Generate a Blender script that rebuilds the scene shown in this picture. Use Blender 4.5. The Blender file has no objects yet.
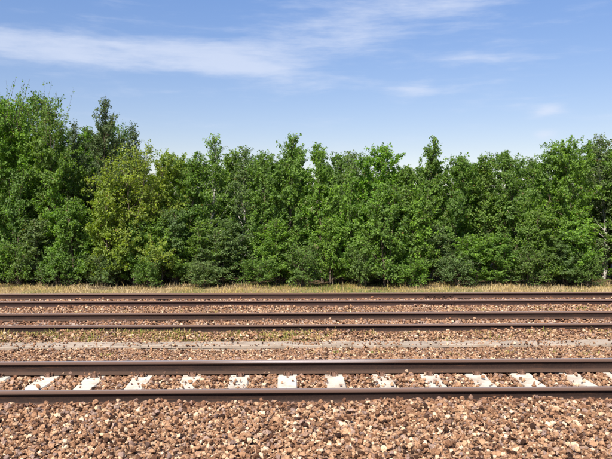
import bpy, math, random
import numpy as np

# ------------------------------------------------------------------ camera, sky, sun, exposure
scene = bpy.context.scene
R = math.radians
YAW = 1.5                    # camera turned a little to the right of square-on to the tracks
F_PX, HORIZON = 664.0, 216.5  # focal length and horizon row, in pixels of the 612 x 459 photograph
CAM = (0.0, 0.0, 2.12)

cam_data = bpy.data.cameras.new('camera')
cam_data.sensor_fit = 'HORIZONTAL'
cam_data.sensor_width = 36.0
cam_data.lens = 36.0 * F_PX / 612.0
cam_data.clip_end = 6000.0
cam = bpy.data.objects.new('camera', cam_data)
scene.collection.objects.link(cam)
cam.location = CAM
cam.rotation_euler = (R(90) - math.atan((229.5 - HORIZON) / F_PX), 0, R(-YAW))
scene.camera = cam

SUN_EL, SUN_AZ = 49.0, 206.0       # azimuth clockwise from +Y (towards the trees): behind the camera, to the left
world = bpy.data.worlds.new('World')
scene.world = world
world.use_nodes = True

sun_data = bpy.data.lights.new('sun', 'SUN')
sun_data.energy = 5.0
sun_data.angle = R(0.53)
sun_data.color = (1.0, 0.94, 0.84)
sun = bpy.data.objects.new('sun', sun_data)
scene.collection.objects.link(sun)
sun.location = (-20, -30, 40)
sun.rotation_euler = (R(90 - SUN_EL), 0, R(180 - SUN_AZ))

scene.view_settings.view_transform = 'Standard'
scene.view_settings.look = 'None'
scene.view_settings.gamma = 1.0
scene.view_settings.exposure = 0.85
scene.view_settings.use_curve_mapping = False


class NT:
    """small helper for node trees"""
    def __init__(self, tree):
        self.t = tree
        tree.nodes.clear()

    def n(self, kind, **kw):
        nd = self.t.nodes.new(kind)
        for k, v in kw.items():
            setattr(nd, k, v)
        return nd

    def put(self, sock, v):
        if v is None:
            return
        if hasattr(v, 'is_linked'):
            self.t.links.new(v, sock)
        else:
            sock.default_value = v

    def math(self, op, a, b=None, c=None, clamp=False):
        nd = self.n('ShaderNodeMath', operation=op, use_clamp=clamp)
        for s, v in zip(nd.inputs, (a, b, c)):
            self.put(s, v)
        return nd.outputs[0]

    def mix(self, f, a, b, blend='MIX'):
        nd = self.n('ShaderNodeMix', data_type='RGBA', blend_type=blend)
        nd.clamp_factor = True
        self.put(nd.inputs[0], f)
        self.put(nd.inputs[6], a)
        self.put(nd.inputs[7], b)
        return nd.outputs[2]

    def noise(self, vec, scale, detail=4.0, rough=0.55, dist=0.0):
        nd = self.n('ShaderNodeTexNoise')
        self.put(nd.inputs['Vector'], vec)
        nd.inputs['Scale'].default_value = scale
        nd.inputs['Detail'].default_value = detail
        nd.inputs['Roughness'].default_value = rough
        nd.inputs['Distortion'].default_value = dist
        return nd.outputs['Fac']

    def ramp(self, fac, stops, interp='LINEAR'):
        nd = self.n('ShaderNodeValToRGB')
        cr = nd.color_ramp
        cr.interpolation = interp
        while len(cr.elements) < len(stops):
            cr.elements.new(0.5)
        for e, (p, c) in zip(cr.elements, stops):
            e.position = p
            if not isinstance(c, (tuple, list)):
                c = (c, c, c)
            e.color = (*c[:3], 1)
        self.put(nd.inputs[0], fac)
        return nd.outputs[0]

    def smooth(self, v, lo, hi, a=0.0, b=1.0):
        nd = self.n('ShaderNodeMapRange', interpolation_type='SMOOTHSTEP')
        self.put(nd.inputs[0], v)
        nd.inputs[1].default_value, nd.inputs[2].default_value = lo, hi
        nd.inputs[3].default_value, nd.inputs[4].default_value = a, b
        return nd.outputs[0]

    def vec(self, x, y, z=0.0):
        nd = self.n('ShaderNodeCombineXYZ')
        for s, v in zip(nd.inputs, (x, y, z)):
            self.put(s, v)
        return nd.outputs[0]


def build_sky():
    w = NT(world.node_tree)
    sky = w.n('ShaderNodeTexSky', sky_type='NISHITA')
    sky.sun_disc = False
    sky.sun_elevation = R(SUN_EL)
    sky.sun_rotation = R(SUN_AZ)
    sky.altitude = 100
    sky.air_density = 1.0
    sky.dust_density = 0.15
    sky.ozone_density = 2.6
    tc = w.n('ShaderNodeTexCoord')
    sep = w.n('ShaderNodeSeparateXYZ')
    w.put(sep.inputs[0], tc.outputs['Generated'])
    X, Y, Z = sep.outputs
    az = w.math('SUBTRACT', w.math('ARCTAN2', X, Y), R(YAW))   # 0 = square ahead, radians
    el = w.math('ARCSINE', Z)
    # thin drifting cloud everywhere: noise pulled out along the horizon
    wob = w.noise(w.vec(w.math('MULTIPLY', az, 3.0), w.math('MULTIPLY', el, 7.0), 3.1), 1.6, 3)
    el_w = w.math('ADD', el, w.math('MULTIPLY', w.math('SUBTRACT', wob, 0.5), 0.022))
    p1 = w.vec(w.math('MULTIPLY', az, 4.0), w.math('MULTIPLY', el_w, 34.0), 0.7)
    n1 = w.noise(p1, 1.35, 8, 0.6, 0.3)
    p2 = w.vec(w.math('MULTIPLY', az, 12.0), w.math('MULTIPLY', el_w, 46.0), 5.0)
    n2 = w.noise(p2, 1.6, 6, 0.62)
    nz = w.math('ADD', w.math('MULTIPLY', n1, 0.65), w.math('MULTIPLY', n2, 0.35))

    def blob(px, py, hw, hh, amp, slope=0.0, p=2.0):
        a0 = math.atan((px - 306) / F_PX)
        e0 = math.atan((HORIZON - py) * math.cos(a0) / F_PX)
        da = w.math('DIVIDE', w.math('SUBTRACT', az, a0), hw / F_PX)
        e = w.math('SUBTRACT', w.math('MULTIPLY_ADD', w.math('SUBTRACT', wob, 0.5), 0.010, el), w.math('MULTIPLY_ADD', w.math('SUBTRACT', az, a0), -slope, e0))
        de = w.math('DIVIDE', e, hh / F_PX)
        q = w.math('ADD', w.math('POWER', w.math('ABSOLUTE', da), p), w.math('POWER', w.math('ABSOLUTE', de), p))
        return w.math('MULTIPLY', w.math('EXPONENT', w.math('MULTIPLY', q, -1.0)), amp)

    cover = None
    for b in ((70, 51, 205, 16, 0.37, -0.017, 3.4), (255, 66, 70, 16, 0.20, 0.04, 2.0),
              (365, 18, 95, 22, 0.22, 0.03, 2.0), (350, 45, 60, 15, 0.17, 0.18, 2.0),
              (450, 3, 70, 9, 0.22, 0.0, 2.0),
              (465, 60, 50, 6, 0.17, 0.02, 2.0), (412, 90, 26, 8, 0.28, 0.0, 2.0),
              (300, 84, 70, 10, 0.14, 0.05, 2.0),
              (547, 112, 17, 7, 0.36, -0.15, 2.0), (543, 136, 11, 5, 0.32, 0.0, 2.0)):
        s = blob(*b)
        cover = s if cover is None else w.math('ADD', cover, s)
    dens = w.smooth(w.math('ADD', nz, cover), 0.50, 0.98)
    dens = w.math('MULTIPLY', dens, w.smooth(el, -0.02, 0.06))
    dens = w.math('MULTIPLY', dens, 0.66)
    sc = w.n('ShaderNodeVectorMath', operation='SCALE')
    w.put(sc.inputs[0], sky.outputs[0])
    sc.inputs['Scale'].default_value = SKY_GAIN
    hs = w.n('ShaderNodeHueSaturation')
    hs.inputs['Saturation'].default_value = 1.08
    w.put(hs.inputs['Color'], w.mix(1.0, sc.outputs[0], w.ramp(el, [(0.10, (1.00, 0.82, 0.78)), (0.34, (1.04, 1.00, 1.10))]), 'MULTIPLY'))
    col = w.mix(dens, hs.outputs[0], (5.3, 5.7, 6.7, 1))
    bg = w.n('ShaderNodeBackground')
    bg.inputs[1].default_value = 0.082
    w.put(bg.inputs[0], col)
    out = w.n('ShaderNodeOutputWorld')
    w.t.links.new(bg.outputs[0], out.inputs[0])


SKY_GAIN = 1.0
build_sky()

# ------------------------------------------------------------------ helpers
COL = scene.collection
rng = np.random.default_rng(7)
random.seed(7)


def ground_point(px, depth):
    """world x, y of a thing seen in column px of the photograph at a known distance"""
    s, c = math.sin(R(YAW)), math.cos(R(YAW))
    k = (px - 306.0) / F_PX * depth
    return CAM[0] + s * depth + c * k, CAM[1] + c * depth - s * k


def height_at(py, depth):
    return CAM[2] + (HORIZON - py) / F_PX * depth


def mat(name):
    m = bpy.data.materials.new(name)
    m.use_nodes = True
    return m, NT(m.node_tree)


def finish(w, shader, disp=None):
    out = w.n('ShaderNodeOutputMaterial')
    w.t.links.new(shader, out.inputs[0])


def principled(w, color, rough=0.8, metal=0.0, spec=0.5, normal=None):
    b = w.n('ShaderNodeBsdfPrincipled')
    w.put(b.inputs['Base Color'], color)
    w.put(b.inputs['Roughness'], rough)
    w.put(b.inputs['Metallic'], metal)
    w.put(b.inputs['Specular IOR Level'], spec)
    if normal is not None:
        w.put(b.inputs['Normal'], normal)
    return b.outputs[0]


def bump(w, h, strength=0.4, dist=0.02):
    nd = w.n('ShaderNodeBump')
    nd.inputs['Strength'].default_value = strength
    nd.inputs['Distance'].default_value = dist
    w.put(nd.inputs['Height'], h)
    return nd.outputs[0]


def mesh_from(name, verts, faces, material=None, smooth=False):
    me = bpy.data.meshes.new(name)
    me.from_pydata([tuple(v) for v in verts], [], [tuple(f) for f in faces])
    if material:
        me.materials.append(material)
    if smooth:
        me.polygons.foreach_set('use_smooth', [True] * len(me.polygons))
    me.update()
    return me


def mesh_from_np(name, V, Fq, material, attr=None):
    """fast mesh from arrays; Fq is (n, k) with constant k"""
    me = bpy.data.meshes.new(name)
    V = np.asarray(V, dtype=np.float32)
    Fq = np.asarray(Fq, dtype=np.int32)
    n, k = Fq.shape
    me.vertices.add(len(V))
    me.vertices.foreach_set('co', V.ravel())
    me.loops.add(n * k)
    me.loops.foreach_set('vertex_index', Fq.ravel())
    me.polygons.add(n)
    me.polygons.foreach_set('loop_start', np.arange(0, n * k, k, dtype=np.int32))
    me.polygons.foreach_set('loop_total', np.full(n, k, dtype=np.int32))
    me.materials.append(material)
    for an, (dom, vals) in (attr or {}).items():
        a = me.attributes.new(an, 'FLOAT', dom)
        a.data.foreach_set('value', np.asarray(vals, dtype=np.float32))
    me.update(calc_edges=True)
    me.validate()
    return me


def obj(name, me, parent=None, loc=None):
    o = bpy.data.objects.new(name, me)
    COL.objects.link(o)
    if parent is not None:
        o.parent = parent
    if loc is not None:
        o.location = loc
    return o


def thing(name, label, cat, loc=(0, 0, 0), group=None):
    o = bpy.data.objects.new(name, None)
    o.empty_display_size = 0.2
    COL.objects.link(o)
    o.location = loc
    o['label'] = label
    o['category'] = cat
    if group:
        o['group'] = group
    return o


def structure(o):
    o['kind'] = 'structure'
    return o


# ------------------------------------------------------------------ layout along the view axis (metres)
TRACKS = (8.2, 12.7, 16.1)          # centre lines
TRACK_Z = (0.0, 0.018, 0.022)         # top of the sleepers
HALF_GAUGE = 0.75                   # between rail-head centres
RAIL_H = 0.172
TROUGH_Y = 11.17
RAIL_Y = [c + s * HALF_GAUGE for c in TRACKS for s in (-1, 1)]


def lin(c):
    return tuple(((v / 255 / 12.92) if v / 255 <= 0.04045 else ((v / 255 + 0.055) / 1.055) ** 2.4) for v in c)


PROFILE = [(-30, -0.60), (1.0, -0.55), (3.2, -0.35), (5.4, -0.06), (6.2, 0.03), (6.9, 0.068), (7.34, 0.062), (7.50, -0.005),
           (7.9, -0.035), (8.5, -0.035), (8.85, -0.005), (9.05, 0.03), (9.45, 0.045), (10.0, -0.03), (10.6, -0.07), (11.36, -0.07),
           (11.47, -0.01), (11.6, 0.045), (11.83, 0.062), (12.05, 0.012), (12.4, -0.004), (13.0, -0.004), (13.35, 0.02), (13.6, 0.04),
           (14.0, 0.03), (14.8, 0.03), (15.2, 0.045), (15.5, 0.025), (15.8, 0.005), (16.4, 0.005), (16.75, 0.02), (17.0, 0.03),
           (17.5, 0.0), (18.3, -0.10), (19.2, -0.16)]
PY = np.array([p[0] for p in PROFILE])
PZ = np.array([p[1] for p in PROFILE])


def bed_z(y):
    return np.interp(y, PY, PZ)


def wave(x, y):
    return 0.012 * np.sin(1.7 * x + 0.6 * y) + 0.010 * np.sin(0.73 * x - 1.9 * y + 1.0) + 0.007 * np.sin(4.1 * x + 3.0 * y)


# ------------------------------------------------------------------ materials
def rail_stain(w, ypos):
    """brown iron dust that settles beside each rail"""
    tot = None
    for ry in RAIL_Y:
        d = w.math('ABSOLUTE', w.math('SUBTRACT', ypos, ry))
        g = w.smooth(d, 0.06, 0.42, 1.0, 0.0)
        tot = g if tot is None else w.math('MAXIMUM', tot, g)
    return tot


def stone_material():
    m, w = mat('ballast_stone')
    oi = w.n('ShaderNodeObjectInfo')
    sep = w.n('ShaderNodeSeparateXYZ')
    w.put(sep.inputs[0], oi.outputs['Location'])
    rnd = oi.outputs['Random']
    base = w.ramp(rnd, [(0.0, (0.030, 0.014, 0.008)), (0.15, (0.085, 0.040, 0.022)), (0.30, (0.235, 0.125, 0.070)),
                        (0.52, (0.36, 0.205, 0.118)), (0.74, (0.45, 0.275, 0.165)), (0.90, (0.58, 0.40, 0.25)), (0.97, (0.78, 0.62, 0.44))])
    hue = w.noise(w.vec(w.math('MULTIPLY', rnd, 91.0), w.math('MULTIPLY', rnd, 37.0)), 1.0, 1)
    base = w.mix(w.smooth(hue, 0.56, 0.66, 0.0, 0.8), base, (0.33, 0.245, 0.215, 1))
    big = w.noise(oi.outputs['Location'], 0.55, 3)
    stain = w.math('MULTIPLY', rail_stain(w, sep.outputs[1]), w.smooth(big, 0.25, 0.7, 0.35, 0.8))
    # the middle track lies rustier towards the left
    left = w.math('MULTIPLY', w.smooth(sep.outputs[0], -6.0, -0.8, 0.85, 0.0),
                  w.smooth(w.math('ABSOLUTE', w.math('SUBTRACT', sep.outputs[1], TRACKS[1])), 0.65, 0.95, 1.0, 0.0))
    stain = w.math('MAXIMUM', stain, left)
    base = w.mix(w.math('MULTIPLY', stain, 0.75), base, (0.20, 0.095, 0.055, 1))
    tc = w.n('ShaderNodeTexCoord')
    grain = w.noise(tc.outputs['Object'], 4.0, 4, 0.65)
    base = w.mix(1.0, base, (1.17, 1.10, 1.04, 1), 'MULTIPLY')
    base = w.mix(0.6, base, w.ramp(grain, [(0.3, 0.45), (0.7, 1.0)]), 'MULTIPLY')
    finish(w, principled(w, base, 0.88, 0, 0.25, bump(w, grain, 0.5, 0.12)))
    return m


def bed_material():
    m, w = mat('ballast_bed')
    tc = w.n('ShaderNodeTexCoord')
    P = tc.outputs['Object']
    sep = w.n('ShaderNodeSeparateXYZ')
    w.put(sep.inputs[0], P)
    vo = w.n('ShaderNodeTexVoronoi')
    vo.inputs['Scale'].default_value = 19.0
    w.put(vo.inputs['Vector'], P)
    vs = w.n('ShaderNodeSeparateColor')
    w.put(vs.inputs[0], vo.outputs['Color'])
    c = w.ramp(vs.outputs[0], [(0.0, (0.05, 0.028, 0.018)), (0.3, (0.19, 0.11, 0.065)), (0.7, (0.30, 0.18, 0.11)), (1.0, (0.48, 0.34, 0.23))])
    c = w.mix(w.math('MULTIPLY', rail_stain(w, sep.outputs[1]), 0.6), c, (0.18, 0.09, 0.055, 1))
    h = w.math('SUBTRACT', 1.0, vo.outputs['Distance'])
    finish(w, principled(w, c, 0.92, 0, 0.2, bump(w, h, 0.9, 0.03)))
    return m


def ground_material():
    m, w = mat('dry_meadow_ground')
    tc = w.n('ShaderNodeTexCoord')
    P = tc.outputs['Object']
    n1 = w.noise(P, 0.5, 5)
    n2 = w.noise(P, 9.0, 5, 0.65)
    c = w.mix(w.smooth(n1, 0.4, 0.62), (0.24, 0.165, 0.085, 1), (0.13, 0.14, 0.045, 1))
    c = w.mix(w.smooth(n2, 0.45, 0.7, 0, 0.7), c, (0.30, 0.22, 0.12, 1))
    finish(w, principled(w, c, 0.95, 0, 0.15, bump(w, n2, 0.8, 0.05)))
    return m


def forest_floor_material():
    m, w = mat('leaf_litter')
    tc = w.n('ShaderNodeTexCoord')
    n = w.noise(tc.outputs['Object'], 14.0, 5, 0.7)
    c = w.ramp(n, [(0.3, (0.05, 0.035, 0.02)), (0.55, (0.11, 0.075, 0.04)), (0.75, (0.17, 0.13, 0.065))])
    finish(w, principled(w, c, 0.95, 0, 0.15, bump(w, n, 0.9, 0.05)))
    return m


def rail_material(name, polished, rust=(0.026, 0.013, 0.009)):
    m, w = mat(name)
    tc = w.n('ShaderNodeTexCoord')
    P = tc.outputs['Object']
    sep = w.n('ShaderNodeSeparateXYZ')
    w.put(sep.inputs[0], P)
    geo = w.n('ShaderNodeNewGeometry')
    sn = w.n('ShaderNodeSeparateXYZ')
    w.put(sn.inputs[0], geo.outputs['Normal'])
    mp = w.n('ShaderNodeMapping')
    mp.inputs['Scale'].default_value = (0.35, 6, 6)
    w.put(mp.inputs['Vector'], P)
    streak = w.noise(mp.outputs[0], 2.0, 5, 0.6)
    fine = w.noise(P, 60.0, 4, 0.65)
    c = w.mix(w.smooth(streak, 0.35, 0.7), (rust[0] * 0.62, rust[1] * 0.58, rust[2] * 0.6, 1), (rust[0] * 1.15, rust[1] * 1.2, rust[2] * 1.25, 1))  # dark rust, deepened further to stand for the head's shade on the web
    c = w.mix(w.smooth(fine, 0.45, 0.72, 0.0, 0.35), c, (0.070, 0.034, 0.021, 1))
    flake = w.noise(mp.outputs[0], 7.0, 6, 0.7)
    c = w.mix(w.smooth(flake, 0.54, 0.70, 0.0, 0.6), c, (0.085, 0.038, 0.019, 1))
    c = w.mix(w.smooth(sep.outputs[2], 0.015, 0.05, 0.4, 0.0), c, (0.12, 0.070, 0.045, 1))   # ballast dust on the foot
    # tan rust film on the head sides, also painted lighter as the sunlit part
    c = w.mix(w.smooth(sep.outputs[2], 0.128, 0.142, 0.0, 0.75), c, (0.15, 0.090, 0.068, 1))
    # wheel-worn strip along the top of the head
    mp2 = w.n('ShaderNodeMapping')
    mp2.inputs['Scale'].default_value = (0.16, 0.3, 0.3)
    w.put(mp2.inputs['Vector'], P)
    along = w.noise(mp2.outputs[0], 1.0, 3)
    top = w.smooth(sn.outputs[2], 0.75, 0.97)
    wear = w.math('MULTIPLY', top, w.smooth(sep.outputs[2], RAIL_H - 0.02, RAIL_H - 0.006))
    band = w.smooth(w.math('ABSOLUTE', sep.outputs[1]), 0.018, 0.032, 1.0, 0.0)
    patch = w.math('MULTIPLY', w.smooth(along, 0.38, 0.62, 0.35, 1.0), w.smooth(fine, 0.2, 0.5, 0.6, 1.0))
    wear = w.math('MULTIPLY', wear, band)
    if polished > 0.9:     # wheel flanges keep the inner face of this head bright along one stretch
        inner = w.math('MULTIPLY', w.smooth(sep.outputs[1], -0.034, -0.030, 1.0, 0.0), w.smooth(sep.outputs[2], 0.140, 0.146))
        stretch = w.smooth(w.math('ABSOLUTE', w.math('SUBTRACT', sep.outputs[0], 0.15)), 0.5, 1.6, 0.9, 0.0)
        wear = w.math('MAXIMUM', wear, w.math('MULTIPLY', inner, stretch))
    wear = w.math('MULTIPLY', wear, w.math('MULTIPLY', patch, polished))
    c = w.mix(wear, c, (0.56, 0.52, 0.53, 1))
    rough = w.math('MULTIPLY_ADD', wear, -0.52, 0.86)
    finish(w, principled(w, c, rough, wear, 0.3, bump(w, fine, 0.25, 0.004)))
    return m


def concrete_material(name, col, dirt, spread=1.0):
    m, w = mat(name)
    oi = w.n('ShaderNodeObjectInfo')
    tc = w.n('ShaderNodeTexCoord')
    va = w.n('ShaderNodeVectorMath', operation='ADD')
    w.put(va.inputs[0], tc.outputs['Object'])
    w.put(va.inputs[1], oi.outputs['Location'])
    n1 = w.noise(va.outputs[0], 3.2, 5, 0.65)
    n2 = w.noise(va.outputs[0], 45.0, 4, 0.7)
    c = w.mix(w.smooth(n1, 0.42, 0.75, 0.0, 0.8), (*col, 1), (*dirt, 1))
    c = w.mix(0.4 * spread, c, w.ramp(n2, [(0.3, 0.6), (0.62, 1.0)]), 'MULTIPLY')
    c = w.mix(0.35 * spread, c, w.ramp(oi.outputs['Random'], [(0.0, 0.55), (1.0, 1.0)]), 'MULTIPLY')
    finish(w, principled(w, c, 0.9, 0, 0.25, bump(w, n2, 0.3, 0.006)))
    return m


def steel_clip_material():
    m, w = mat('rusty_clip')
    tc = w.n('ShaderNodeTexCoord')
    n = w.noise(tc.outputs['Object'], 70, 3)
    c = w.mix(w.smooth(n, 0.35, 0.65), (0.09, 0.045, 0.03, 1), (0.20, 0.11, 0.07, 1))
    finish(w, principled(w, c, 0.75, 0.25, 0.4))
    return m


def leaf_material(name):
    m, w = mat(name)
    oi = w.n('ShaderNodeObjectInfo')
    at = w.n('ShaderNodeAttribute', attribute_name='leaf')
    var = at.outputs['Fac']
    base = oi.outputs['Color']
    c = w.mix(w.smooth(var, 0.0, 1.0, 0.0, 1.0), w.mix(1.0, base, (0.55, 0.62, 0.55, 1), 'MULTIPLY'),
              w.mix(1.0, base, (1.42, 1.30, 1.25, 1), 'MULTIPLY'))
    dry = w.smooth(var, 0.985, 0.995)
    c = w.mix(dry, c, (0.20, 0.13, 0.05, 1))
    geo = w.n('ShaderNodeNewGeometry')
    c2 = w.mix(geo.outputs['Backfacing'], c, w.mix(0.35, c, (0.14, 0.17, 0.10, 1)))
    p = principled(w, c2, 0.55, 0, 0.18)
    tr = w.n('ShaderNodeBsdfTranslucent')
    w.put(tr.inputs[0], w.mix(1.0, c, (1.45, 1.5, 0.6, 1), 'MULTIPLY'))
    ms = w.n('ShaderNodeMixShader')
    ms.inputs[0].default_value = 0.40
    w.t.links.new(p, ms.inputs[1])
    w.t.links.new(tr.outputs[0], ms.inputs[2])
    finish(w, ms.outputs[0])
    return m


def bark_material(name, a, b):
    m, w = mat(name)
    tc = w.n('ShaderNodeTexCoord')
    mp = w.n('ShaderNodeMapping')
    mp.inputs['Scale'].default_value = (5, 5, 1.6)
    w.put(mp.inputs['Vector'], tc.outputs['Object'])
    n = w.noise(mp.outputs[0], 5.0, 5, 0.7)
    c = w.mix(w.smooth(n, 0.45, 0.62), (*a, 1), (*b, 1))
    finish(w, principled(w, c, 0.9, 0, 0.2, bump(w, n, 0.5, 0.01)))
    return m


def blade_material(name, stops):
    m, w = mat(name)
    at = w.n('ShaderNodeAttribute', attribute_name='leaf')
    c = w.ramp(at.outputs['Fac'], stops)
    p = principled(w, c, 0.75, 0, 0.2)
    tr = w.n('ShaderNodeBsdfTranslucent')
    w.put(tr.inputs[0], c)
    ms = w.n('ShaderNodeMixShader')
    ms.inputs[0].default_value = 0.25
    w.t.links.new(p, ms.inputs[1])
    w.t.links.new(tr.outputs[0], ms.inputs[2])
    finish(w, ms.outputs[0])
    return m


M_stone, M_bed, M_ground, M_litter = stone_material(), bed_material(), ground_material(), forest_floor_material()
M_rail_dull = rail_material('rail_steel_dull', 0.40)
M_rail_bright = rail_material('rail_steel_polished', 1.0)
M_rail_far = rail_material('rail_steel_far', 0.40, (0.036, 0.017, 0.013))
M_sleeper = concrete_material('sleeper_concrete', (0.63, 0.56, 0.47), (0.36, 0.26, 0.18))
M_sleeper_old = concrete_material('old_sleeper_concrete', (0.46, 0.345, 0.27), (0.22, 0.125, 0.08))
M_trough = concrete_material('trough_concrete', (0.40, 0.325, 0.255), (0.25, 0.18, 0.125), 1.0)
M_clip = steel_clip_material()
M_leaf = leaf_material('leaf')
M_bark = bark_material('grey_brown_bark', (0.085, 0.062, 0.045), (0.17, 0.135, 0.10))
M_birch = bark_material('pale_bark', (0.42, 0.40, 0.36), (0.10, 0.085, 0.07))
M_grass = blade_material('grass_blade', [(0.0, (0.075, 0.135, 0.02)), (0.30, (0.19, 0.225, 0.045)), (0.45, (0.40, 0.305, 0.09)),
                                         (0.75, (0.47, 0.34, 0.15)), (1.0, (0.52, 0.40, 0.23))])

# ------------------------------------------------------------------ the ground
def grid_sheet(name, xs, ys, zf, material):
    X, Yv = np.meshgrid(xs, ys)
    V = np.stack([X, Yv, zf(X, Yv)], -1).reshape(-1, 3)
    nx, ny = len(xs), len(ys)
    i = np.arange(ny - 1)[:, None] * nx + np.arange(nx - 1)[None, :]
    Fq = np.stack([i, i + 1, i + nx + 1, i + nx], -1).reshape(-1, 4)
    me = mesh_from_np(name, V, Fq, material)
    me.polygons.foreach_set('use_smooth', [True] * len(me.polygons))
    return obj(name, me)


TREE_EDGE = 21.0


def ground_z(x, y):
    y = np.asarray(y, dtype=float)
    z = np.interp(y, [-3000, 1.0, 19.0, 20.5, 22.0, 60, 3000], [-0.72, -0.72, -0.21, -0.16, -0.14, -0.10, -0.10])
    near = (np.abs(x) < 60) & (y > 18) & (y < 60)
    return z + np.where(near, 0.03 * np.sin(0.9 * x + y) + 0.02 * np.sin(2.3 * x - 0.7 * y), 0.0)


xs = np.concatenate([[-3000, -400, -90], np.linspace(-58, 58, 117), [90, 400, 3000]])
ys = np.concatenate([[-3000, -300, -40], np.linspace(0.5, 34, 68), [60, 120, 500, 3000]])
structure(grid_sheet('ground', xs, ys, ground_z, M_ground))

xs = np.linspace(-70, 70, 561)
ys = np.concatenate([[-30, -10, 0], np.arange(1.0, 19.21, 0.1)])


def bed_surface(x, y):
    return bed_z(y) + np.where(y > 1, wave(x, y), 0)


def bed_sheet(x, y):
    # fines under the stones: lower between the rails, so that the sleepers stand clear
    drop = np.zeros_like(y)
    for cy in TRACKS:
        drop = np.maximum(drop, np.interp(np.abs(y - cy), [0.70, 0.95], [0.055, 0.012]))
    return bed_surface(x, y) - drop


structure(grid_sheet('ballast_bed', xs, ys, bed_sheet, M_bed))


def litter_z(x, y):
    edge = TREE_EDGE + 0.25 * np.sin(1.3 * x) + 0.15 * np.sin(3.7 * x + 1)
    return ground_z(x, y) + np.where(y < edge, -0.05, 0.012)


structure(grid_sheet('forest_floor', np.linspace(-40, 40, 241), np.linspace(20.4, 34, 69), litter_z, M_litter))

# ------------------------------------------------------------------ railway tracks
def rail_profile():
    h = RAIL_H
    half = [(0.075, 0.0), (0.075, 0.011), (0.055, 0.017), (0.024, 0.027), (0.0105, 0.042), (0.0085, 0.075), (0.0095, 0.108),
            (0.014, 0.120), (0.034, 0.131), (0.036, 0.140), (0.036, 0.160), (0.033, 0.168), (0.024, h - 0.0008), (0.010, h)]
    return [(y, z) for y, z in half] + [(-y, z) for y, z in reversed(half)]


def rail_mesh(name, material, x0=-110.0, x1=110.0):
    prof = rail_profile()
    k = len(prof)
    cuts = [x0, -30, -12, 0, 12, 30, x1]
    V, Fc = [], []
    for x in cuts:
        V += [(x, y, z) for y, z in prof]
    for c in range(len(cuts) - 1):
        for i in range(k):
            j = (i + 1) % k
            Fc.append((c * k + i, c * k + j, (c + 1) * k + j, (c + 1) * k + i))
    Fc.append(tuple(range(k))[::-1])
    Fc.append(tuple(range((len(cuts) - 1) * k, len(cuts) * k)))
    me = mesh_from(name, V, Fc, material)
    for p in me.polygons:
        p.use_smooth = len(p.vertices) == 4
    me.shade_flat() if False else None
    return me


def sleeper_mesh(name, material, short=0.0):
    """pre-stressed sleeper: raised rail seats, lower narrower middle, sloped sides"""
    st = [(-1.30 + short, 0.12, 0.150, -0.030), (-1.22 + short, 0.125, 0.150, -0.008), (-0.98, 0.125, 0.150, -0.004), (-0.90, 0.125, 0.150, 0.0),
          (-0.58, 0.125, 0.150, 0.0), (-0.48, 0.118, 0.145, -0.012), (0.0, 0.110, 0.140, -0.014)]
    st = st + [(-a, b, c, d) for a, b, c, d in reversed(st[:-1])]
    V, Fc = [], []
    for y, tw, bw, z in st:
        V += [(-bw, y, -0.21), (-tw - 0.012, y, z - 0.022), (-tw + 0.004, y, z), (tw - 0.004, y, z), (tw + 0.012, y, z - 0.022), (bw, y, -0.21)]
    for i in range(len(st) - 1):
        for a in range(6):
            b = (a + 1) % 6
            Fc.append((i * 6 + a, i * 6 + b, (i + 1) * 6 + b, (i + 1) * 6 + a))
    Fc.append((5, 4, 3, 2, 1, 0))
    L = (len(st) - 1) * 6
    Fc.append(tuple(L + i for i in range(6)))
    return mesh_from(name, V, Fc, material)


def tube(path, radii, sides):
    path = np.asarray(path, float)
    n = len(path)
    T = np.gradient(path, axis=0)
    T /= np.linalg.norm(T, axis=1)[:, None] + 1e-9
    ref = np.array([0.31, 0.17, 0.93]) if abs(T[0][2]) < 0.8 else np.array([0.93, 0.21, 0.3])
    A = np.cross(T, ref)
    A /= np.linalg.norm(A, axis=1)[:, None] + 1e-9
    B = np.cross(T, A)
    ang = np.arange(sides) * 2 * math.pi / sides
    rr = np.asarray(radii, float)
    V = path[:, None, :] + rr[:, None, None] * (np.cos(ang)[None, :, None] * A[:, None, :] + np.sin(ang)[None, :, None] * B[:, None, :])
    i = np.arange(n - 1)[:, None] * sides + np.arange(sides)[None, :]
    j = np.arange(n - 1)[:, None] * sides + (np.arange(sides)[None, :] + 1) % sides
    Fq = np.stack([i, j, j + sides, i + sides], -1).reshape(-1, 4)
    return V.reshape(-1, 3), Fq


def clip_mesh():
    """sprung steel clip with its shoulder, pressing on the rail foot; local +Y points to the rail"""
    V, Fc = [], []
    path = [(-0.045, -0.045, 0.012), (-0.045, 0.0, 0.028), (-0.040, 0.040, 0.034), (-0.012, 0.052, 0.030), (0.0, 0.02, 0.040),
            (0.012, 0.052, 0.030), (0.040, 0.040, 0.034), (0.045, 0.0, 0.028), (0.045, -0.045, 0.012)]
    v, f = tube(path, [0.009] * len(path), 5)
    V += v.tolist()
    Fc += f.tolist()
    b = len(V)
    for sx in (-1, 1):
        for sy in (-1, 1):
            V.append((sx * 0.030, sy * 0.035 - 0.02, 0.0))
    for sx in (-1, 1):
        for sy in (-1, 1):
            V.append((sx * 0.022, sy * 0.022 - 0.02, 0.045))
    Fc += [(b + 4, b + 6, b + 7, b + 5), (b, b + 4, b + 5, b + 1), (b + 2, b + 3, b + 7, b + 6), (b, b + 2, b + 6, b + 4), (b + 1, b + 5, b + 7, b + 3)]
    return mesh_from('rail_clip', V, Fc, M_clip)


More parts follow.
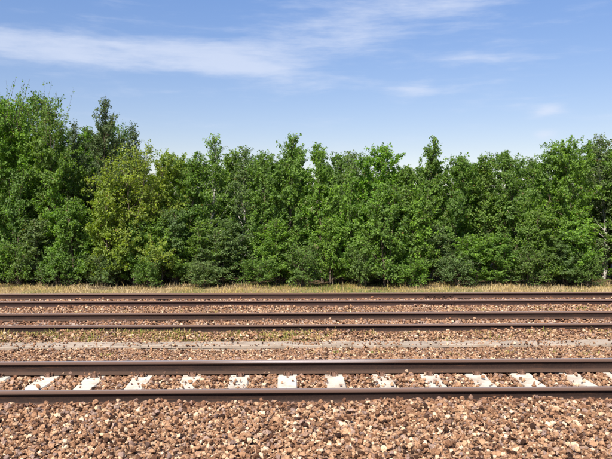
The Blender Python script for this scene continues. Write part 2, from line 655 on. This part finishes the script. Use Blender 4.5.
def fishplate_mesh():
    V, Fc = [], []
    prof = [(-0.016, 0.028), (-0.030, 0.034), (-0.026, 0.075), (-0.034, 0.118), (-0.014, 0.117), (-0.012, 0.075)]
    for x in (-0.36, 0.36):
        V += [(x, y, z) for y, z in prof]
    for i in range(6):
        j = (i + 1) % 6
        Fc.append((i, j, 6 + j, 6 + i))
    Fc += [tuple(range(6))[::-1], tuple(range(6, 12))]
    for bx in (-0.28, -0.12, 0.12, 0.28):
        b = len(V)
        for y in (-0.024, -0.048):
            for a in range(6):
                V.append((bx + 0.018 * math.cos(a * math.pi / 3), y, 0.075 + 0.018 * math.sin(a * math.pi / 3)))
        for a in range(6):
            Fc.append((b + a, b + (a + 1) % 6, b + 6 + (a + 1) % 6, b + 6 + a))
        Fc.append(tuple(b + 6 + a for a in range(6)))
    return mesh_from('fishplate', V, Fc, M_rail_far)


TRACK_TEXT = ('nearest railway track with pale concrete sleepers and rusty brown rails',
              'middle railway track with dark red brown rails and half buried sleepers',
              'farthest railway track in front of the grass verge and trees')
SLEEPER_SPAN = (9.0, 11.5, 13.5)
me_clip, me_fish = clip_mesh(), fishplate_mesh()
me_sleepers = (sleeper_mesh('sleeper', M_sleeper), sleeper_mesh('sleeper', M_sleeper_old, 0.14), sleeper_mesh('sleeper', M_sleeper_old, 0.14))
me_rails = {m.name: rail_mesh('rail', m) for m in (M_rail_dull, M_rail_bright, M_rail_far)}
SLEEPER_X = [[], [], []]
# a sleeper of the near track stands in column 287 of the photograph
X0 = ground_point(287, 8.25)[0]
for t, cy in enumerate(TRACKS):
    z0 = TRACK_Z[t]
    tr = thing('railway_track', TRACK_TEXT[t], 'railway track', (0, cy, z0), 'parallel railway tracks')
    for s in (-1, 1):
        rm = M_rail_far if t == 2 else (M_rail_bright if (t == 0 and s == 1) else M_rail_dull)
        r = obj('rail', me_rails[rm.name], tr, (0, s * HALF_GAUGE, 0.006))
        if t:
            r.scale = (1, 0.9, 0.86)      # lighter, older rail section
        if t == 0 and s == 1:
            r['label'] = 'rail with bright wheel-polished top'
        if t == 2:
            fx = ground_point(440, cy + s * HALF_GAUGE)[0]
            for side in (0, 1):
                fp = obj('fishplate', me_fish, r, (fx, 0, 0))
                if side:
                    fp.rotation_euler = (0, 0, math.pi)
    pitch = 0.633
    n = int(SLEEPER_SPAN[t] / pitch)
    for k in range(-n, n + 1):
        x = X0 + k * pitch + (0.0, 0.21, 0.37)[t] + random.uniform(-0.015, 0.015)
        SLEEPER_X[t].append(x)
        sl = obj('sleeper', me_sleepers[t], tr, (x, random.uniform(-0.02, 0.02), random.uniform(-0.006, 0.0)))
        sl.rotation_euler = (0, 0, R(random.uniform(-0.9, 0.9)))
        if t < 2:
            for s in (-1, 1):
                for q in (-1, 1):
                    c = obj('rail_clip', me_clip, sl, (random.uniform(-0.006, 0.006), s * HALF_GAUGE + q * 0.112, 0.0))
                    c.rotation_euler = (0, 0, 0 if q < 0 else math.pi)

# ------------------------------------------------------------------ concrete cable trough between the first two tracks
def chamfer_box(name, lx, ly, lz, c, material):
    V, Fc = [], []
    a, b = lx / 2, ly / 2
    for z, i in ((0, 0.0), (lz - c, 0.0), (lz, c)):
        V += [(-a + i, -b + i, z), (a - i, -b + i, z), (a - i, b - i, z), (-a + i, b - i, z)]
    for l in (0, 4):
        for i in range(4):
            j = (i + 1) % 4
            Fc.append((l + i, l + j, l + 4 + j, l + 4 + i))
    Fc += [(3, 2, 1, 0), (8, 9, 10, 11)]
    return mesh_from(name, V, Fc, material)


tz = float(bed_z(TROUGH_Y))
trough = thing('cable_trough', 'pale concrete cable trough lying flush in the gravel between the near and middle tracks', 'cable trough', (0, TROUGH_Y, tz - 0.062))
V, Fc = [], []
for x in (-60, 60):
    V += [(x, -0.17, -0.10), (x, 0.17, -0.10), (x, 0.17, 0.06), (x, 0.13, 0.06), (x, 0.13, -0.05), (x, -0.13, -0.05), (x, -0.13, 0.06), (x, -0.17, 0.06)]
Fc = [(i, (i + 1) % 8, 8 + (i + 1) % 8, 8 + i) for i in range(8)]
obj('channel', mesh_from('channel', V, Fc, M_trough), trough)
me_lid = chamfer_box('lid', 0.497, 0.36, 0.045, 0.008, M_trough)
for k in range(-22, 23):
    ld = obj('lid', me_lid, trough, (0.31 + k * 0.5, random.uniform(-0.012, 0.012), 0.062 + random.uniform(0, 0.010)))
    ld.rotation_euler = (R(random.uniform(-1.2, 1.2)), R(random.uniform(-0.7, 0.7)), R(random.uniform(-1.2, 1.2)))

# ------------------------------------------------------------------ ballast stones
import bmesh
stone_col = bpy.data.collections.new('stone_shapes')
for i in range(9):
    bm = bmesh.new()
    pr = np.random.default_rng(100 + i)
    for _ in range(15):
        d = pr.normal(size=3)
        d /= np.linalg.norm(d)
        d *= np.array([1.0, pr.uniform(0.75, 1.0), pr.uniform(0.6, 0.85)]) * pr.uniform(0.85, 1.0)
        bm.verts.new(d * 0.5)
    res = bmesh.ops.convex_hull(bm, input=bm.verts)
    junk = [v for v in bm.verts if not v.link_faces]
    if junk:
        bmesh.ops.delete(bm, geom=junk, context='VERTS')
    me = bpy.data.meshes.new('stone')
    bm.to_mesh(me)
    bm.free()
    me.materials.append(M_stone)
    stone_col.objects.link(bpy.data.objects.new('stone', me))


def ballast_points():
    area_pts = []
    y0, y1 = 4.3, 18.9
    dens = 1400
    hw = lambda y: 0.47 * y + 2.8
    n = int(dens * (y1 - y0) * 2 * hw(y1))
    y = rng.uniform(y0, y1, n)
    x = rng.uniform(-1, 1, n) * hw(y1)
    keep = (np.abs(x) < hw(y)) & (rng.uniform(0, 1, n) < np.interp(y, [8, 13], [1.0, 0.72]))
    x, y = x[keep], y[keep]
    size = np.clip(rng.lognormal(math.log(0.039), 0.38, len(x)), 0.014, 0.085)
    # smaller, sandier stones between the tracks
    mid = (np.abs(y - 10.6) < 0.9) | (np.abs(y - 14.4) < 0.55)
    size = np.where(mid, size * 0.72, size)
    size = np.where(y > 17.5, size * 0.8, size)
    z = bed_surface(x, y) + rng.uniform(-0.35, 0.42, len(x)) * size
    keep = np.ones(len(x), bool)
    u = rng.uniform(0, 1, len(x))
    for t, cy in enumerate(TRACKS):
        dy = np.abs(y - cy)
        on = np.zeros(len(x), bool)
        for sx in SLEEPER_X[t]:
            on |= np.abs(x - sx) < 0.128
        inside = dy < 0.70
        # sleeper tops are mostly swept clean between the rails; the middle track's are half buried
        patch = np.sin(2.1 * x + 5 * y + t) * 0.5 + np.sin(5.3 * x - 7.1 * y) * 0.5
        share = (0.035, 0.30, 0.45)[t] + np.where(patch > 0.55, (0.10, 0.4, 0.4)[t], 0)
        keep &= ~(on & inside & (u > share))
        z = np.where(on & (dy < 1.3), np.maximum(z, TRACK_Z[t] - 0.012 + 0.33 * size), z)
        # between the rails the stones stay below the sleeper tops
        z = np.where(inside & ~on, np.minimum(z, TRACK_Z[t] + (-0.022, -0.008, 0.0)[t] + 0.2 * size), z)
        for s in (-1, 1):
            dr = np.abs(y - cy - s * HALF_GAUGE)
            keep &= ~((dr < 0.085) & (u > 0.25))
            keep &= ~((dr < 0.03))
            z = np.where(dr < 0.10, np.minimum(z, TRACK_Z[t] + 0.03), z)
    dt = np.abs(y - TROUGH_Y)
    keep &= ~((dt < 0.165) & (u > 0.07 + 0.30 * np.clip(np.sin(3.3 * x) * np.sin(1.1 * x + 2) + 0.5 * np.sin(9 * x + 40 * dt) + 0.1, 0, 1)))
    z = np.where(dt < 0.18, tz + 0.046 + 0.3 * size, z)
    keep &= ~((y > 18.2) & (u > (18.9 - y) / 0.7))
    return x[keep], y[keep], z[keep], size[keep]


def stones_object():
    x, y, z, size = ballast_points()
    n = len(x)
    me = bpy.data.meshes.new('ballast_stones')
    me.vertices.add(n)
    me.vertices.foreach_set('co', np.stack([x, y, z], -1).astype(np.float32).ravel())
    a = me.attributes.new('size', 'FLOAT', 'POINT')
    a.data.foreach_set('value', size.astype(np.float32))
    a = me.attributes.new('rot', 'FLOAT_VECTOR', 'POINT')
    rot = np.stack([rng.normal(0, 0.5, n), rng.normal(0, 0.5, n), rng.uniform(0, 6.283, n)], -1)
    a.data.foreach_set('vector', rot.astype(np.float32).ravel())
    me.update()
    o = obj('ballast_stones', me)
    o['kind'] = 'stuff'
    o['label'] = 'loose tan and brown ballast stones lying around the three tracks'
    o['category'] = 'ballast'
    g = bpy.data.node_groups.new('scatter_stones', 'GeometryNodeTree')
    g.interface.new_socket('Geometry', in_out='INPUT', socket_type='NodeSocketGeometry')
    g.interface.new_socket('Geometry', in_out='OUTPUT', socket_type='NodeSocketGeometry')
    N, L = g.nodes, g.links
    gi, go = N.new('NodeGroupInput'), N.new('NodeGroupOutput')
    m2p = N.new('GeometryNodeMeshToPoints')
    ci = N.new('GeometryNodeCollectionInfo')
    ci.inputs['Collection'].default_value = stone_col
    ci.inputs['Separate Children'].default_value = True
    ci.inputs['Reset Children'].default_value = True
    iop = N.new('GeometryNodeInstanceOnPoints')
    iop.inputs['Pick Instance'].default_value = True
    s = N.new('GeometryNodeInputNamedAttribute')
    s.data_type = 'FLOAT'
    s.inputs['Name'].default_value = 'size'
    r = N.new('GeometryNodeInputNamedAttribute')
    r.data_type = 'FLOAT_VECTOR'
    r.inputs['Name'].default_value = 'rot'
    e2r = N.new('FunctionNodeEulerToRotation')
    L.new(gi.outputs[0], m2p.inputs['Mesh'])
    L.new(m2p.outputs[0], iop.inputs['Points'])
    L.new(ci.outputs[0], iop.inputs['Instance'])
    L.new(r.outputs['Attribute'], e2r.inputs[0])
    L.new(e2r.outputs[0], iop.inputs['Rotation'])
    L.new(s.outputs['Attribute'], iop.inputs['Scale'])
    rv = N.new('FunctionNodeRandomValue')
    rv.data_type = 'INT'
    for sk in rv.inputs:
        if sk.type == 'INT' and sk.name == 'Max':
            sk.default_value = 8
        if sk.type == 'INT' and sk.name == 'Min':
            sk.default_value = 0
    for sk in rv.outputs:
        if sk.type == 'INT':
            L.new(sk, iop.inputs['Instance Index'])
    L.new(iop.outputs[0], go.inputs[0])
    md = o.modifiers.new('scatter', 'NODES')
    md.node_group = g
    print('stones', n)


stones_object()

# ------------------------------------------------------------------ grass verge and weeds
def blades(name, x, y, z, h, wd, shade, material, lean=0.45):
    """bent two-segment blades"""
    n = len(x)
    az = rng.uniform(0, 2 * math.pi, n)
    d = np.stack([np.cos(az), np.sin(az), np.zeros(n)], -1)
    s = np.stack([-np.sin(az), np.cos(az), np.zeros(n)], -1)
    b = np.stack([x, y, z], -1)
    ln = (rng.uniform(0.2, 1.0, n) * lean)[:, None]
    up = np.array([0, 0, 1.0])
    hh = h[:, None]
    w2 = wd[:, None] * 0.5
    m = b + up * hh * 0.55 + d * hh * ln * 0.3
    tp = b + up * hh * (1 - 0.3 * ln) + d * hh * ln
    V = np.stack([b - s * w2, b + s * w2, m + s * w2 * 0.8, m - s * w2 * 0.8, tp], 1).reshape(-1, 3)
    i = np.arange(n) * 5
    T = np.concatenate([np.stack([i, i + 1, i + 2], -1), np.stack([i, i + 2, i + 3], -1), np.stack([i + 3, i + 2, i + 4], -1)])
    sh = np.concatenate([shade, shade, shade])
    me = mesh_from_np(name, V, T, material, {'leaf': ('FACE', sh)})
    o = obj(name, me)
    o['kind'] = 'stuff'
    return o


def green_patch(x, y):
    return (np.sin(0.55 * x + 0.9) + 0.6 * np.sin(1.35 * x + 2.1 * y) + 0.5 * np.sin(3.1 * x - 1.3 * y)) / 2.1


n = 62000
x = rng.uniform(-17, 17, n)
y = 18.35 + (22.0 - 18.35) * rng.beta(1.15, 1.0, n)
keep = rng.uniform(0, 1, n) < np.clip((y - 18.2) / 0.9, 0.08, 1.0)
x, y = x[keep], y[keep]
n = len(x)
gp = green_patch(x, y) + rng.normal(0, 0.35, n)
centre = np.exp(-((x - 1.5) / 5.5) ** 2)
shade = np.clip(0.72 - 0.45 * (gp * 0.8 + 0.55 * centre - 0.15) + rng.normal(0, 0.10, n), 0, 1)
tuft = 0.5 + 0.5 * np.sin(2.7 * x + 1.9 * y) * np.sin(1.1 * x - 3.3 * y + 0.7)
h = np.clip(rng.lognormal(math.log(0.060), 0.5, n), 0.02, 0.30) * (0.55 + 0.9 * tuft)
o = blades('verge_grass', x, y, ground_z(x, y) - 0.01, h, rng.uniform(0.006, 0.014, n), shade, M_grass, 0.8)
o['label'] = 'dry yellow and green grass on the verge below the trees'
o['category'] = 'grass'

# low weeds in the gravel: clumps of short blades
cx, cy, cn, cs = [], [], [], []


def clumps(k, x0, x1, y0, y1, per, spread, sh):
    for _ in range(k):
        a, b = rng.uniform(x0, x1), rng.uniform(y0, y1)
        m_ = int(rng.uniform(0.5, 1.5) * per)
        cx.append(rng.normal(a, spread, m_))
        cy.append(rng.normal(b, spread * 0.7, m_))
        cs.append(np.clip(rng.normal(sh, 0.16, m_), 0, 1))


clumps(190, -9, 0.8, 11.4, 11.85, 34, 0.11, 0.42)
clumps(70, -9, 9, 11.4, 11.8, 24, 0.09, 0.52)
clumps(30, -8, 8, 10.15, 10.6, 16, 0.06, 0.42)
clumps(36, -4.2, -1.2, 8.98, 9.12, 16, 0.05, 0.36)
clumps(24, -11, 11, 14.0, 14.9, 16, 0.07, 0.6)
clumps(40, -12, 12, 17.2, 18.4, 26, 0.09, 0.62)
clumps(7, 5.5, 8.0, 14.5, 15.0, 30, 0.08, 0.3)
x, y, sh = np.concatenate(cx), np.concatenate(cy), np.concatenate(cs)
dmin = np.min(np.abs(y[:, None] - np.array(RAIL_Y)[None, :]), axis=1)
k = (dmin > 0.09) & (np.abs(y - TROUGH_Y) > 0.19)
x, y, sh = x[k], y[k], sh[k]
n = len(x)
o = blades('ballast_weeds', x, y, bed_surface(x, y), np.clip(rng.lognormal(math.log(0.042), 0.4, n), 0.015, 0.11), rng.uniform(0.006, 0.014, n), sh, M_grass, 0.9)
o['label'] = 'low weeds and dry tufts growing through the gravel between the tracks'
o['category'] = 'weeds'

# ------------------------------------------------------------------ trees
def profile(style, t):
    if style == 'spire':      # narrow young tree with a pointed top
        return min(1.0, 0.55 + 1.4 * t) * max(0.0, 1.0 - t) ** 0.75 * 1.25
    if style == 'dome':
        return min(1.0, 0.6 + 1.6 * t) * max(0.0, 1.0 - t ** 3.2) ** 0.8
    if style == 'bush':
        return max(0.0, 1.0 - t ** 2.2) ** 0.65
    if style == 'sapling':    # slim upright stems with a loose pointed outline
        return min(1.0, 0.7 + 0.9 * t) * max(0.0, 1.0 - t) ** 0.6 * 1.15
    if style == 'ragged':     # broad with loose whippy shoots at the top
        return min(1.0, 0.6 + 1.2 * t) * max(0.0, 0.93 - t) ** 0.6 * 1.2
    return 1.0


def rand_dir(r):
    v = r.normal(size=3)
    return v / np.linalg.norm(v)


def tree_meshes(seed, H, Rad, style, bark, leaves, leaf_len, open_top=0.15):
    r = np.random.default_rng(seed)
    V, Fq, base = [], [], 0

    def add(path, radii, sides):
        nonlocal base
        v, f = tube(path, radii, sides)
        V.append(v)
        Fq.append(f + base)
        base += len(v)

    stems = {'bush': 5, 'sapling': 3}.get(style, 1)
    twig_lines = []       # (path, weight)
    for st in range(stems):
        nseg = 9
        if stems == 1:
            lean = r.normal(0, 0.03, 2) * H
            p0 = np.zeros(3)
        else:
            a = st * 2 * math.pi / stems + r.uniform(-0.4, 0.4)
            lean = np.array([math.cos(a), math.sin(a)]) * Rad * r.uniform(0.15, 0.5)
            p0 = np.array([math.cos(a), math.sin(a), 0]) * 0.06
        hh = H * (1.0 if st == 0 else r.uniform(0.62, 0.95))
        ts = np.linspace(0, 1, nseg + 1)
        wob = np.cumsum(r.normal(0, 0.012 * H, (nseg + 1, 2)), axis=0)
        wob[0] = 0
        trunk = np.stack([p0[0] + lean[0] * ts ** 1.3 + wob[:, 0] * 0.6, p0[1] + lean[1] * ts ** 1.3 + wob[:, 1] * 0.6, hh * ts * 0.97 - 0.08], -1)
        r0 = (0.009 * H + 0.012) / (1 if stems == 1 else 1.7)
        add(trunk, r0 * (1 - ts) ** 0.9 + 0.003, 7)
        nl = int((9 + 8.5 * H) / (1 if stems == 1 else 2.2))
        ga = r.uniform(0, 6.28)
        for k in range(nl):
            t = 0.05 + 0.93 * ((k + r.uniform(0, 1)) / nl) ** 0.9
            q = t * nseg
            i = min(int(q), nseg - 1)
            o = trunk[i] + (trunk[i + 1] - trunk[i]) * (q - i)
            ga += 2.4 + r.normal(0, 0.35)
            L = Rad * profile(style, t) * r.uniform(0.62, 1.18) + 0.10
            up = R(r.uniform(10, 42) + 34 * t ** 1.5 + (14 if style in ('spire', 'sapling') else 0))
            up = min(up, R(80))
            d = np.array([math.cos(ga) * math.cos(up), math.sin(ga) * math.cos(up), math.sin(up)])
            u = np.linspace(0, 1, 5)
            droop = (0.16 if t > 0.35 else -0.05) * L
            path = o + d * (L / max(0.55, math.cos(up)) * 0.86) * u[:, None] + np.array([0, 0, 1]) * (droop * u ** 2)[:, None] + np.cumsum(r.normal(0, 0.03 * L, (5, 3)), axis=0) * (u > 0)[:, None]
            path[:, 2] = np.where(path[:, 2] > H * 0.97, H * 0.97 + (path[:, 2] - H * 0.97) * 0.35, path[:, 2])
            path[:, 2] = np.maximum(path[:, 2], 0.10)
            rl = max(0.0045, r0 * (1 - t) * 0.45)
            add(path, rl * (1 - u) + 0.0022, 4)
            twig_lines.append((path[2:], 0.5 * L))
            nt = int(4 + 9 * L)
            for _ in range(nt):
                qq = r.uniform(0.22, 1.0) * 4
                ii = min(int(qq), 3)
                to = path[ii] + (path[ii + 1] - path[ii]) * (qq - ii)
                td = d * 0.7 + rand_dir(r) * 0.85 + np.array([0, 0, 0.22])
                td /= np.linalg.norm(td)
                tl = (0.16 + 0.34 * L) * r.uniform(0.5, 1.15)
                tp = to + td * tl * np.linspace(0, 1, 3)[:, None] + np.array([0, 0, -0.05 * tl]) * np.linspace(0, 1, 3)[:, None] ** 2
                tp[:, 2] = np.maximum(tp[:, 2], 0.06)
                add(tp, [0.0035, 0.0026, 0.0015], 3)
                twig_lines.append((tp, tl))
        # leading shoot
        twig_lines.append((trunk[-3:], 0.25 * H * 0.3))
        if style == 'ragged':
            for _ in range(13):
                a = r.uniform(0, 6.28)
                o = trunk[-3] + np.array([math.cos(a), math.sin(a), 0]) * r.uniform(0.05, 0.55) * Rad
                o[2] = H * r.uniform(0.66, 0.80)
                L = H - o[2] + r.uniform(-0.7, 0.35)
                tp = o + np.array([math.cos(a) * 0.25, math.sin(a) * 0.25, 1.0]) * L * np.linspace(0, 1, 4)[:, None]
                add(tp, [0.008, 0.006, 0.004, 0.002], 4)
                twig_lines.append((tp, L * 0.45))
    # thin out the very bottom so that the shaded floor shows under the crown
    wsum = np.array([wt for _, wt in twig_lines])
    pick = r.choice(len(twig_lines), size=leaves, p=wsum / wsum.sum())
    P0 = np.stack([np.asarray(tl[0])[0] for tl in twig_lines])
    P1 = np.stack([np.asarray(tl[0])[len(tl[0]) // 2] for tl in twig_lines])
    P2 = np.stack([np.asarray(tl[0])[-1] for tl in twig_lines])
    clump_shade = r.normal(0, 0.16, len(twig_lines))
    u = r.uniform(0.1, 1.0, leaves) ** 0.8
    a, b, c = P0[pick], P1[pick], P2[pick]
    uu = u[:, None]
    pos = a * (1 - uu) ** 2 + 2 * b * uu * (1 - uu) + c * uu ** 2
    pos = pos + r.normal(0, 0.028, (leaves, 3))
    keep = pos[:, 2] > np.where(r.uniform(0, 1, leaves) < 0.25, 0.08, 0.30)
    thin = {'ragged': (0.66, 0.12), 'spire': (0.80, 0.35), 'sapling': (0.82, 0.4), 'dome': (0.9, 0.5), 'bush': (0.9, 0.5)}[style]
    keep &= r.uniform(0, 1, leaves) < np.interp(pos[:, 2] / H, [thin[0], 1.0], [1.0, thin[1]])
    pos, pick = pos[keep], pick[keep]
    n = len(pos)
    nrm = r.normal(0, 1, (n, 3)) * 0.75
    nrm[:, 2] += 0.55
    out = pos.copy()
    out[:, 2] = 0
    nrm += 0.45 * out / (np.linalg.norm(out, axis=1)[:, None] + 0.2)
    nrm /= np.linalg.norm(nrm, axis=1)[:, None]
    ax = r.normal(0, 1, (n, 3))
    ax[:, 2] -= 0.5
    ax -= nrm * np.sum(ax * nrm, axis=1)[:, None]
    ax /= np.linalg.norm(ax, axis=1)[:, None] + 1e-9
    sd = np.cross(nrm, ax)
    ll = leaf_len * np.clip(r.lognormal(-0.05, 0.36, n), 0.4, 1.9)[:, None]
    ww = ll * r.uniform(0.30, 0.42, n)[:, None]
    fold = nrm * ww * 0.35
    LV = np.stack([pos, pos + ax * ll * 0.42 + sd * ww + fold, pos + ax * ll, pos + ax * ll * 0.42 - sd * ww + fold], 1).reshape(-1, 3)
    i = np.arange(n) * 4
    LT = np.concatenate([np.stack([i, i + 1, i + 2], -1), np.stack([i, i + 2, i + 3], -1)])
    sh = np.clip(0.5 + clump_shade[pick] + r.normal(0, 0.2, n), 0, 0.98)
    sh = np.where(r.uniform(0, 1, n) < 0.010, 1.0, sh)
    me_t = mesh_from_np('trunk', np.concatenate(V), np.concatenate(Fq), bark)
    me_t.polygons.foreach_set('use_smooth', [True] * len(me_t.polygons))
    me_c = mesh_from_np('crown', LV, LT, M_leaf, {'leaf': ('FACE', np.concatenate([sh, sh]))})
    return me_t, me_c


# prototypes: (height, radius, style, bark, leaves, leaf length)
PROTO = {}
for key, (H, Rad, style, bark, nlv, ll, seeds) in {
    'spire': (4.6, 0.78, 'spire', M_bark, 19000, 0.056, (1, 2, 3)),
    'birch': (4.8, 0.80, 'spire', M_birch, 17000, 0.050, (11, 12)),
    'dome': (4.4, 0.95, 'dome', M_bark, 24000, 0.058, (21, 22, 23)),
    'ragged': (6.9, 1.35, 'ragged', M_bark, 38000, 0.060, (31, 32)),
    'dark': (6.2, 1.05, 'spire', M_bark, 24000, 0.052, (41, 42)),
    'bush': (1.5, 0.75, 'bush', M_bark, 8000, 0.054, (51, 52)),
    'sapling': (2.9, 0.62, 'sapling', M_bark, 12000, 0.054, (71, 72, 73, 74)),
    'broad': (4.6, 1.45, 'bush', M_bark, 36000, 0.056, (61,)),
}.items():
    PROTO[key] = [(H, Rad) + tree_meshes(s, H, Rad, style, bark, nlv, ll) for s in seeds]

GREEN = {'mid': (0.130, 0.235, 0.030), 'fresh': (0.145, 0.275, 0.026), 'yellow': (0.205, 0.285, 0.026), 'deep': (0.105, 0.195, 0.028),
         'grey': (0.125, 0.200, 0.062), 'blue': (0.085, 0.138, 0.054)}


def plant_tree(name, cat, kind, variant, px, top, depth, width, green, label, group, jitter=True):
    H0, R0, me_t, me_c = PROTO[kind][variant % len(PROTO[kind])]
    depth -= 0.55
    x, y = ground_point(px, depth)
    z = float(ground_z(np.array(x), np.array(y)))
    h = height_at(top, depth) - z
    root = thing(name, label, cat, (x, y, z), group)
    root.rotation_euler = (0, 0, random.uniform(0, 6.28))
    sw = width / (2 * R0)
    root.scale = (sw, sw, h / H0)
    trunk = obj('trunk', me_t, root)
    crown = obj('crown', me_c, root)
    g = GREEN[green]
    k = random.uniform(0.98, 1.20)
    crown.color = (g[0] * k * random.uniform(0.94, 1.06), g[1] * k, g[2] * k, 1)
    return root


# the trees that make the skyline, left to right: column, top row, distance, width, kind, green, short description
SKY = [
    (0, 82, 23.0, 3.0, 'ragged', 'fresh', 'tall broad tree at the left edge of the tree line'),
    (24, 88, 23.7, 2.4, 'ragged', 'fresh', 'tall tree with thin loose shoots beside the left edge tree'),
    (48, 94, 23.3, 2.4, 'ragged', 'mid', 'tall ragged tree left of the dark grey green spire'),
    (80, 120, 24.6, 1.5, 'dark', 'blue', 'dark tree filling the notch left of the dark spire'),
    (101, 97, 24.4, 2.0, 'dark', 'blue', 'tall dark grey green spire rising over a yellow green bush'),
    (127, 122, 24.2, 1.7, 'dark', 'blue', 'dark shoulder tree right of the tall dark spire'),
    (134, 150, 22.9, 2.9, 'broad', 'yellow', 'broad bright yellow green tree below the dark spire'),
    (166, 154, 23.7, 1.7, 'dome', 'yellow', 'low yellowish tree right of the broad yellow green tree'),
    (188, 152, 23.5, 1.6, 'spire', 'mid', 'slim tree left of the twin tipped birch'),
    (212, 134, 24.0, 1.6, 'birch', 'mid', 'twin tipped birch standing above the low left middle trees'),
    (240, 145, 24.2, 1.7, 'birch', 'grey', 'pale loose birch left of the dip before the pointed middle tree'),
    (264, 155, 23.5, 1.6, 'dome', 'mid', 'low round tree in the dip left of the pointed middle tree'),
    (290, 133, 23.6, 1.6, 'spire', 'mid', 'pointed narrow tree just left of the picture middle'),
    (323, 142, 23.5, 1.5, 'spire', 'fresh', 'narrow tree just right of the pointed middle tree'),
    (347, 150, 24.2, 1.6, 'birch', 'grey', 'loose pale topped tree between the narrow tree and the round dome'),
    (377, 146, 23.4, 2.0, 'dome', 'fresh', 'round domed fresh green tree right of the picture middle'),
    (402, 164, 23.0, 1.4, 'spire', 'mid', 'lowest tree in the gap before the sharp pointed tree'),
    (425, 138, 23.6, 1.5, 'spire', 'mid', 'sharp pointed tree standing out in the right half'),
    (455, 156, 23.5, 1.7, 'dome', 'mid', 'flat topped tree right of the sharp pointed tree'),
    (486, 154, 23.9, 1.7, 'spire', 'mid', 'uneven low tree in the right half, second from the sharp pointed tree'),
    (517, 151, 23.6, 1.6, 'spire', 'deep', 'darker small tipped tree under the little white cloud'),
    (546, 152, 24.0, 1.6, 'dome', 'mid', 'low tree left of the round topped right tree'),
    (571, 141, 23.2, 1.8, 'dome', 'fresh', 'tall round topped tree near the right edge'),
    (604, 133, 24.2, 1.9, 'birch', 'grey', 'grey green birch at the right edge of the tree line'),
]
SHORT = ['tall tree at the left edge', 'second tall tree from the left edge', 'tall tree left of the dark spire', 'dark tree left of the spire',
         'tall dark grey green spire', 'dark tree right of the spire', 'broad yellow green tree', 'low yellowish tree beside the broad one',
         'slim tree left of the tall birch', 'tall birch in the left half', 'pale loose birch', 'round tree left of the middle spire',
         'pointed tree left of the middle', 'narrow tree right of the middle', 'pale tree left of the dome', 'round domed fresh green tree',
         'lowest tree in the gap', 'sharp pointed tree', 'flat topped tree', 'uneven low tree in the right half',
         'darker tree under the small cloud', 'low tree before the round top', 'round topped tree near the right edge', 'grey green birch at the right edge']
for i, (px, top, d, wd, kind, green, text) in enumerate(SKY):
    words = SHORT[i]
    plant_tree('young_tree', 'tree', kind, i, px, top, d, wd, green, text, 'young trees along the verge')
    # a tree half hidden behind it and a shrub at its foot
    nxt = SKY[i + 1] if i + 1 < len(SKY) else (640, 140)
    mid = (px + nxt[0]) / 2 + random.uniform(-5, 5)
    low = max(top, nxt[1]) + random.uniform(2, 10)
    bd = random.uniform(25.3, 26.3)
    plant_tree('young_tree', 'tree', ('spire', 'dome', 'birch')[i % 3], i + 1, mid, low, bd, random.uniform(1.6, 2.1), ('mid', 'deep', 'mid')[i % 3],
               'half hidden tree behind and right of the ' + words, 'trees in the second row')
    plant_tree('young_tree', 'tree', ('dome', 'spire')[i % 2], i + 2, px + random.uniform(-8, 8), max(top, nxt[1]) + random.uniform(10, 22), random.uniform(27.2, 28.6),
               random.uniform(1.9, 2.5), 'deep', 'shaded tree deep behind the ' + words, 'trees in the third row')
    # slim saplings and a low bush in front of it
    for q, side in enumerate(('left', 'right')):
        if random.random() < 0.22:
            continue
        plant_tree('sapling', 'sapling', 'sapling', i * 2 + q, px + (-9, 9)[q] + random.uniform(-5, 5), random.uniform(max(top + 18, 168), 238), random.uniform(22.1, 22.9),
                   random.uniform(1.0, 1.5), random.choice(['mid', 'fresh', 'mid', 'deep', 'grey', 'yellow' if 90 < px < 260 else 'mid']),
                   'slim sapling in front, ' + side + ' of the ' + words, 'saplings in front of the trees')
    if i % 2 == 0:
        plant_tree('shrub', 'shrub', 'bush', i // 2, px + random.uniform(2, 20), random.uniform(246, 264), random.uniform(21.85, 22.15), random.uniform(0.9, 1.3),
                   random.choice(['mid', 'fresh', 'deep', 'grey']), 'low leafy bush at the foot of the ' + words, 'shrubs at the foot of the trees')

for q, (px, d) in enumerate(((613, 24.9), (622, 26.6))):
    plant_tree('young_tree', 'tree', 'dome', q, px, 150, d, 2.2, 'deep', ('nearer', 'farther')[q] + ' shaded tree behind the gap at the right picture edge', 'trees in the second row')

# the wood goes on past both edges of the picture
for j, (px, top, d, kind) in enumerate([(-34, 92, 23.4, 'ragged'), (-70, 112, 23.8, 'ragged'), (-104, 130, 23.5, 'dome'), (-138, 126, 23.9, 'spire'),
                                        (630, 140, 23.5, 'dome'), (664, 148, 24.0, 'spire'), (694, 138, 23.5, 'birch'), (726, 150, 23.8, 'dome')]):
    where = ('first', 'second', 'third', 'fourth')[j % 4] + ' past the ' + ('left', 'right')[j // 4] + ' edge of the picture'
    plant_tree('young_tree', 'tree', kind, j, px, top, d, 2.0 if px > 0 else 2.4, 'mid', 'front row tree of the wood, ' + where, 'trees beside the picture')
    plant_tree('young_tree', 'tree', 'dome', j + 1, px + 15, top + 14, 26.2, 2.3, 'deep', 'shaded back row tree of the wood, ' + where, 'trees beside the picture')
    plant_tree('sapling', 'sapling', 'sapling', j, px + 4, 205, 22.4, 1.5, 'mid', 'slim sapling at the foot of the wood, ' + where, 'saplings beside the picture')
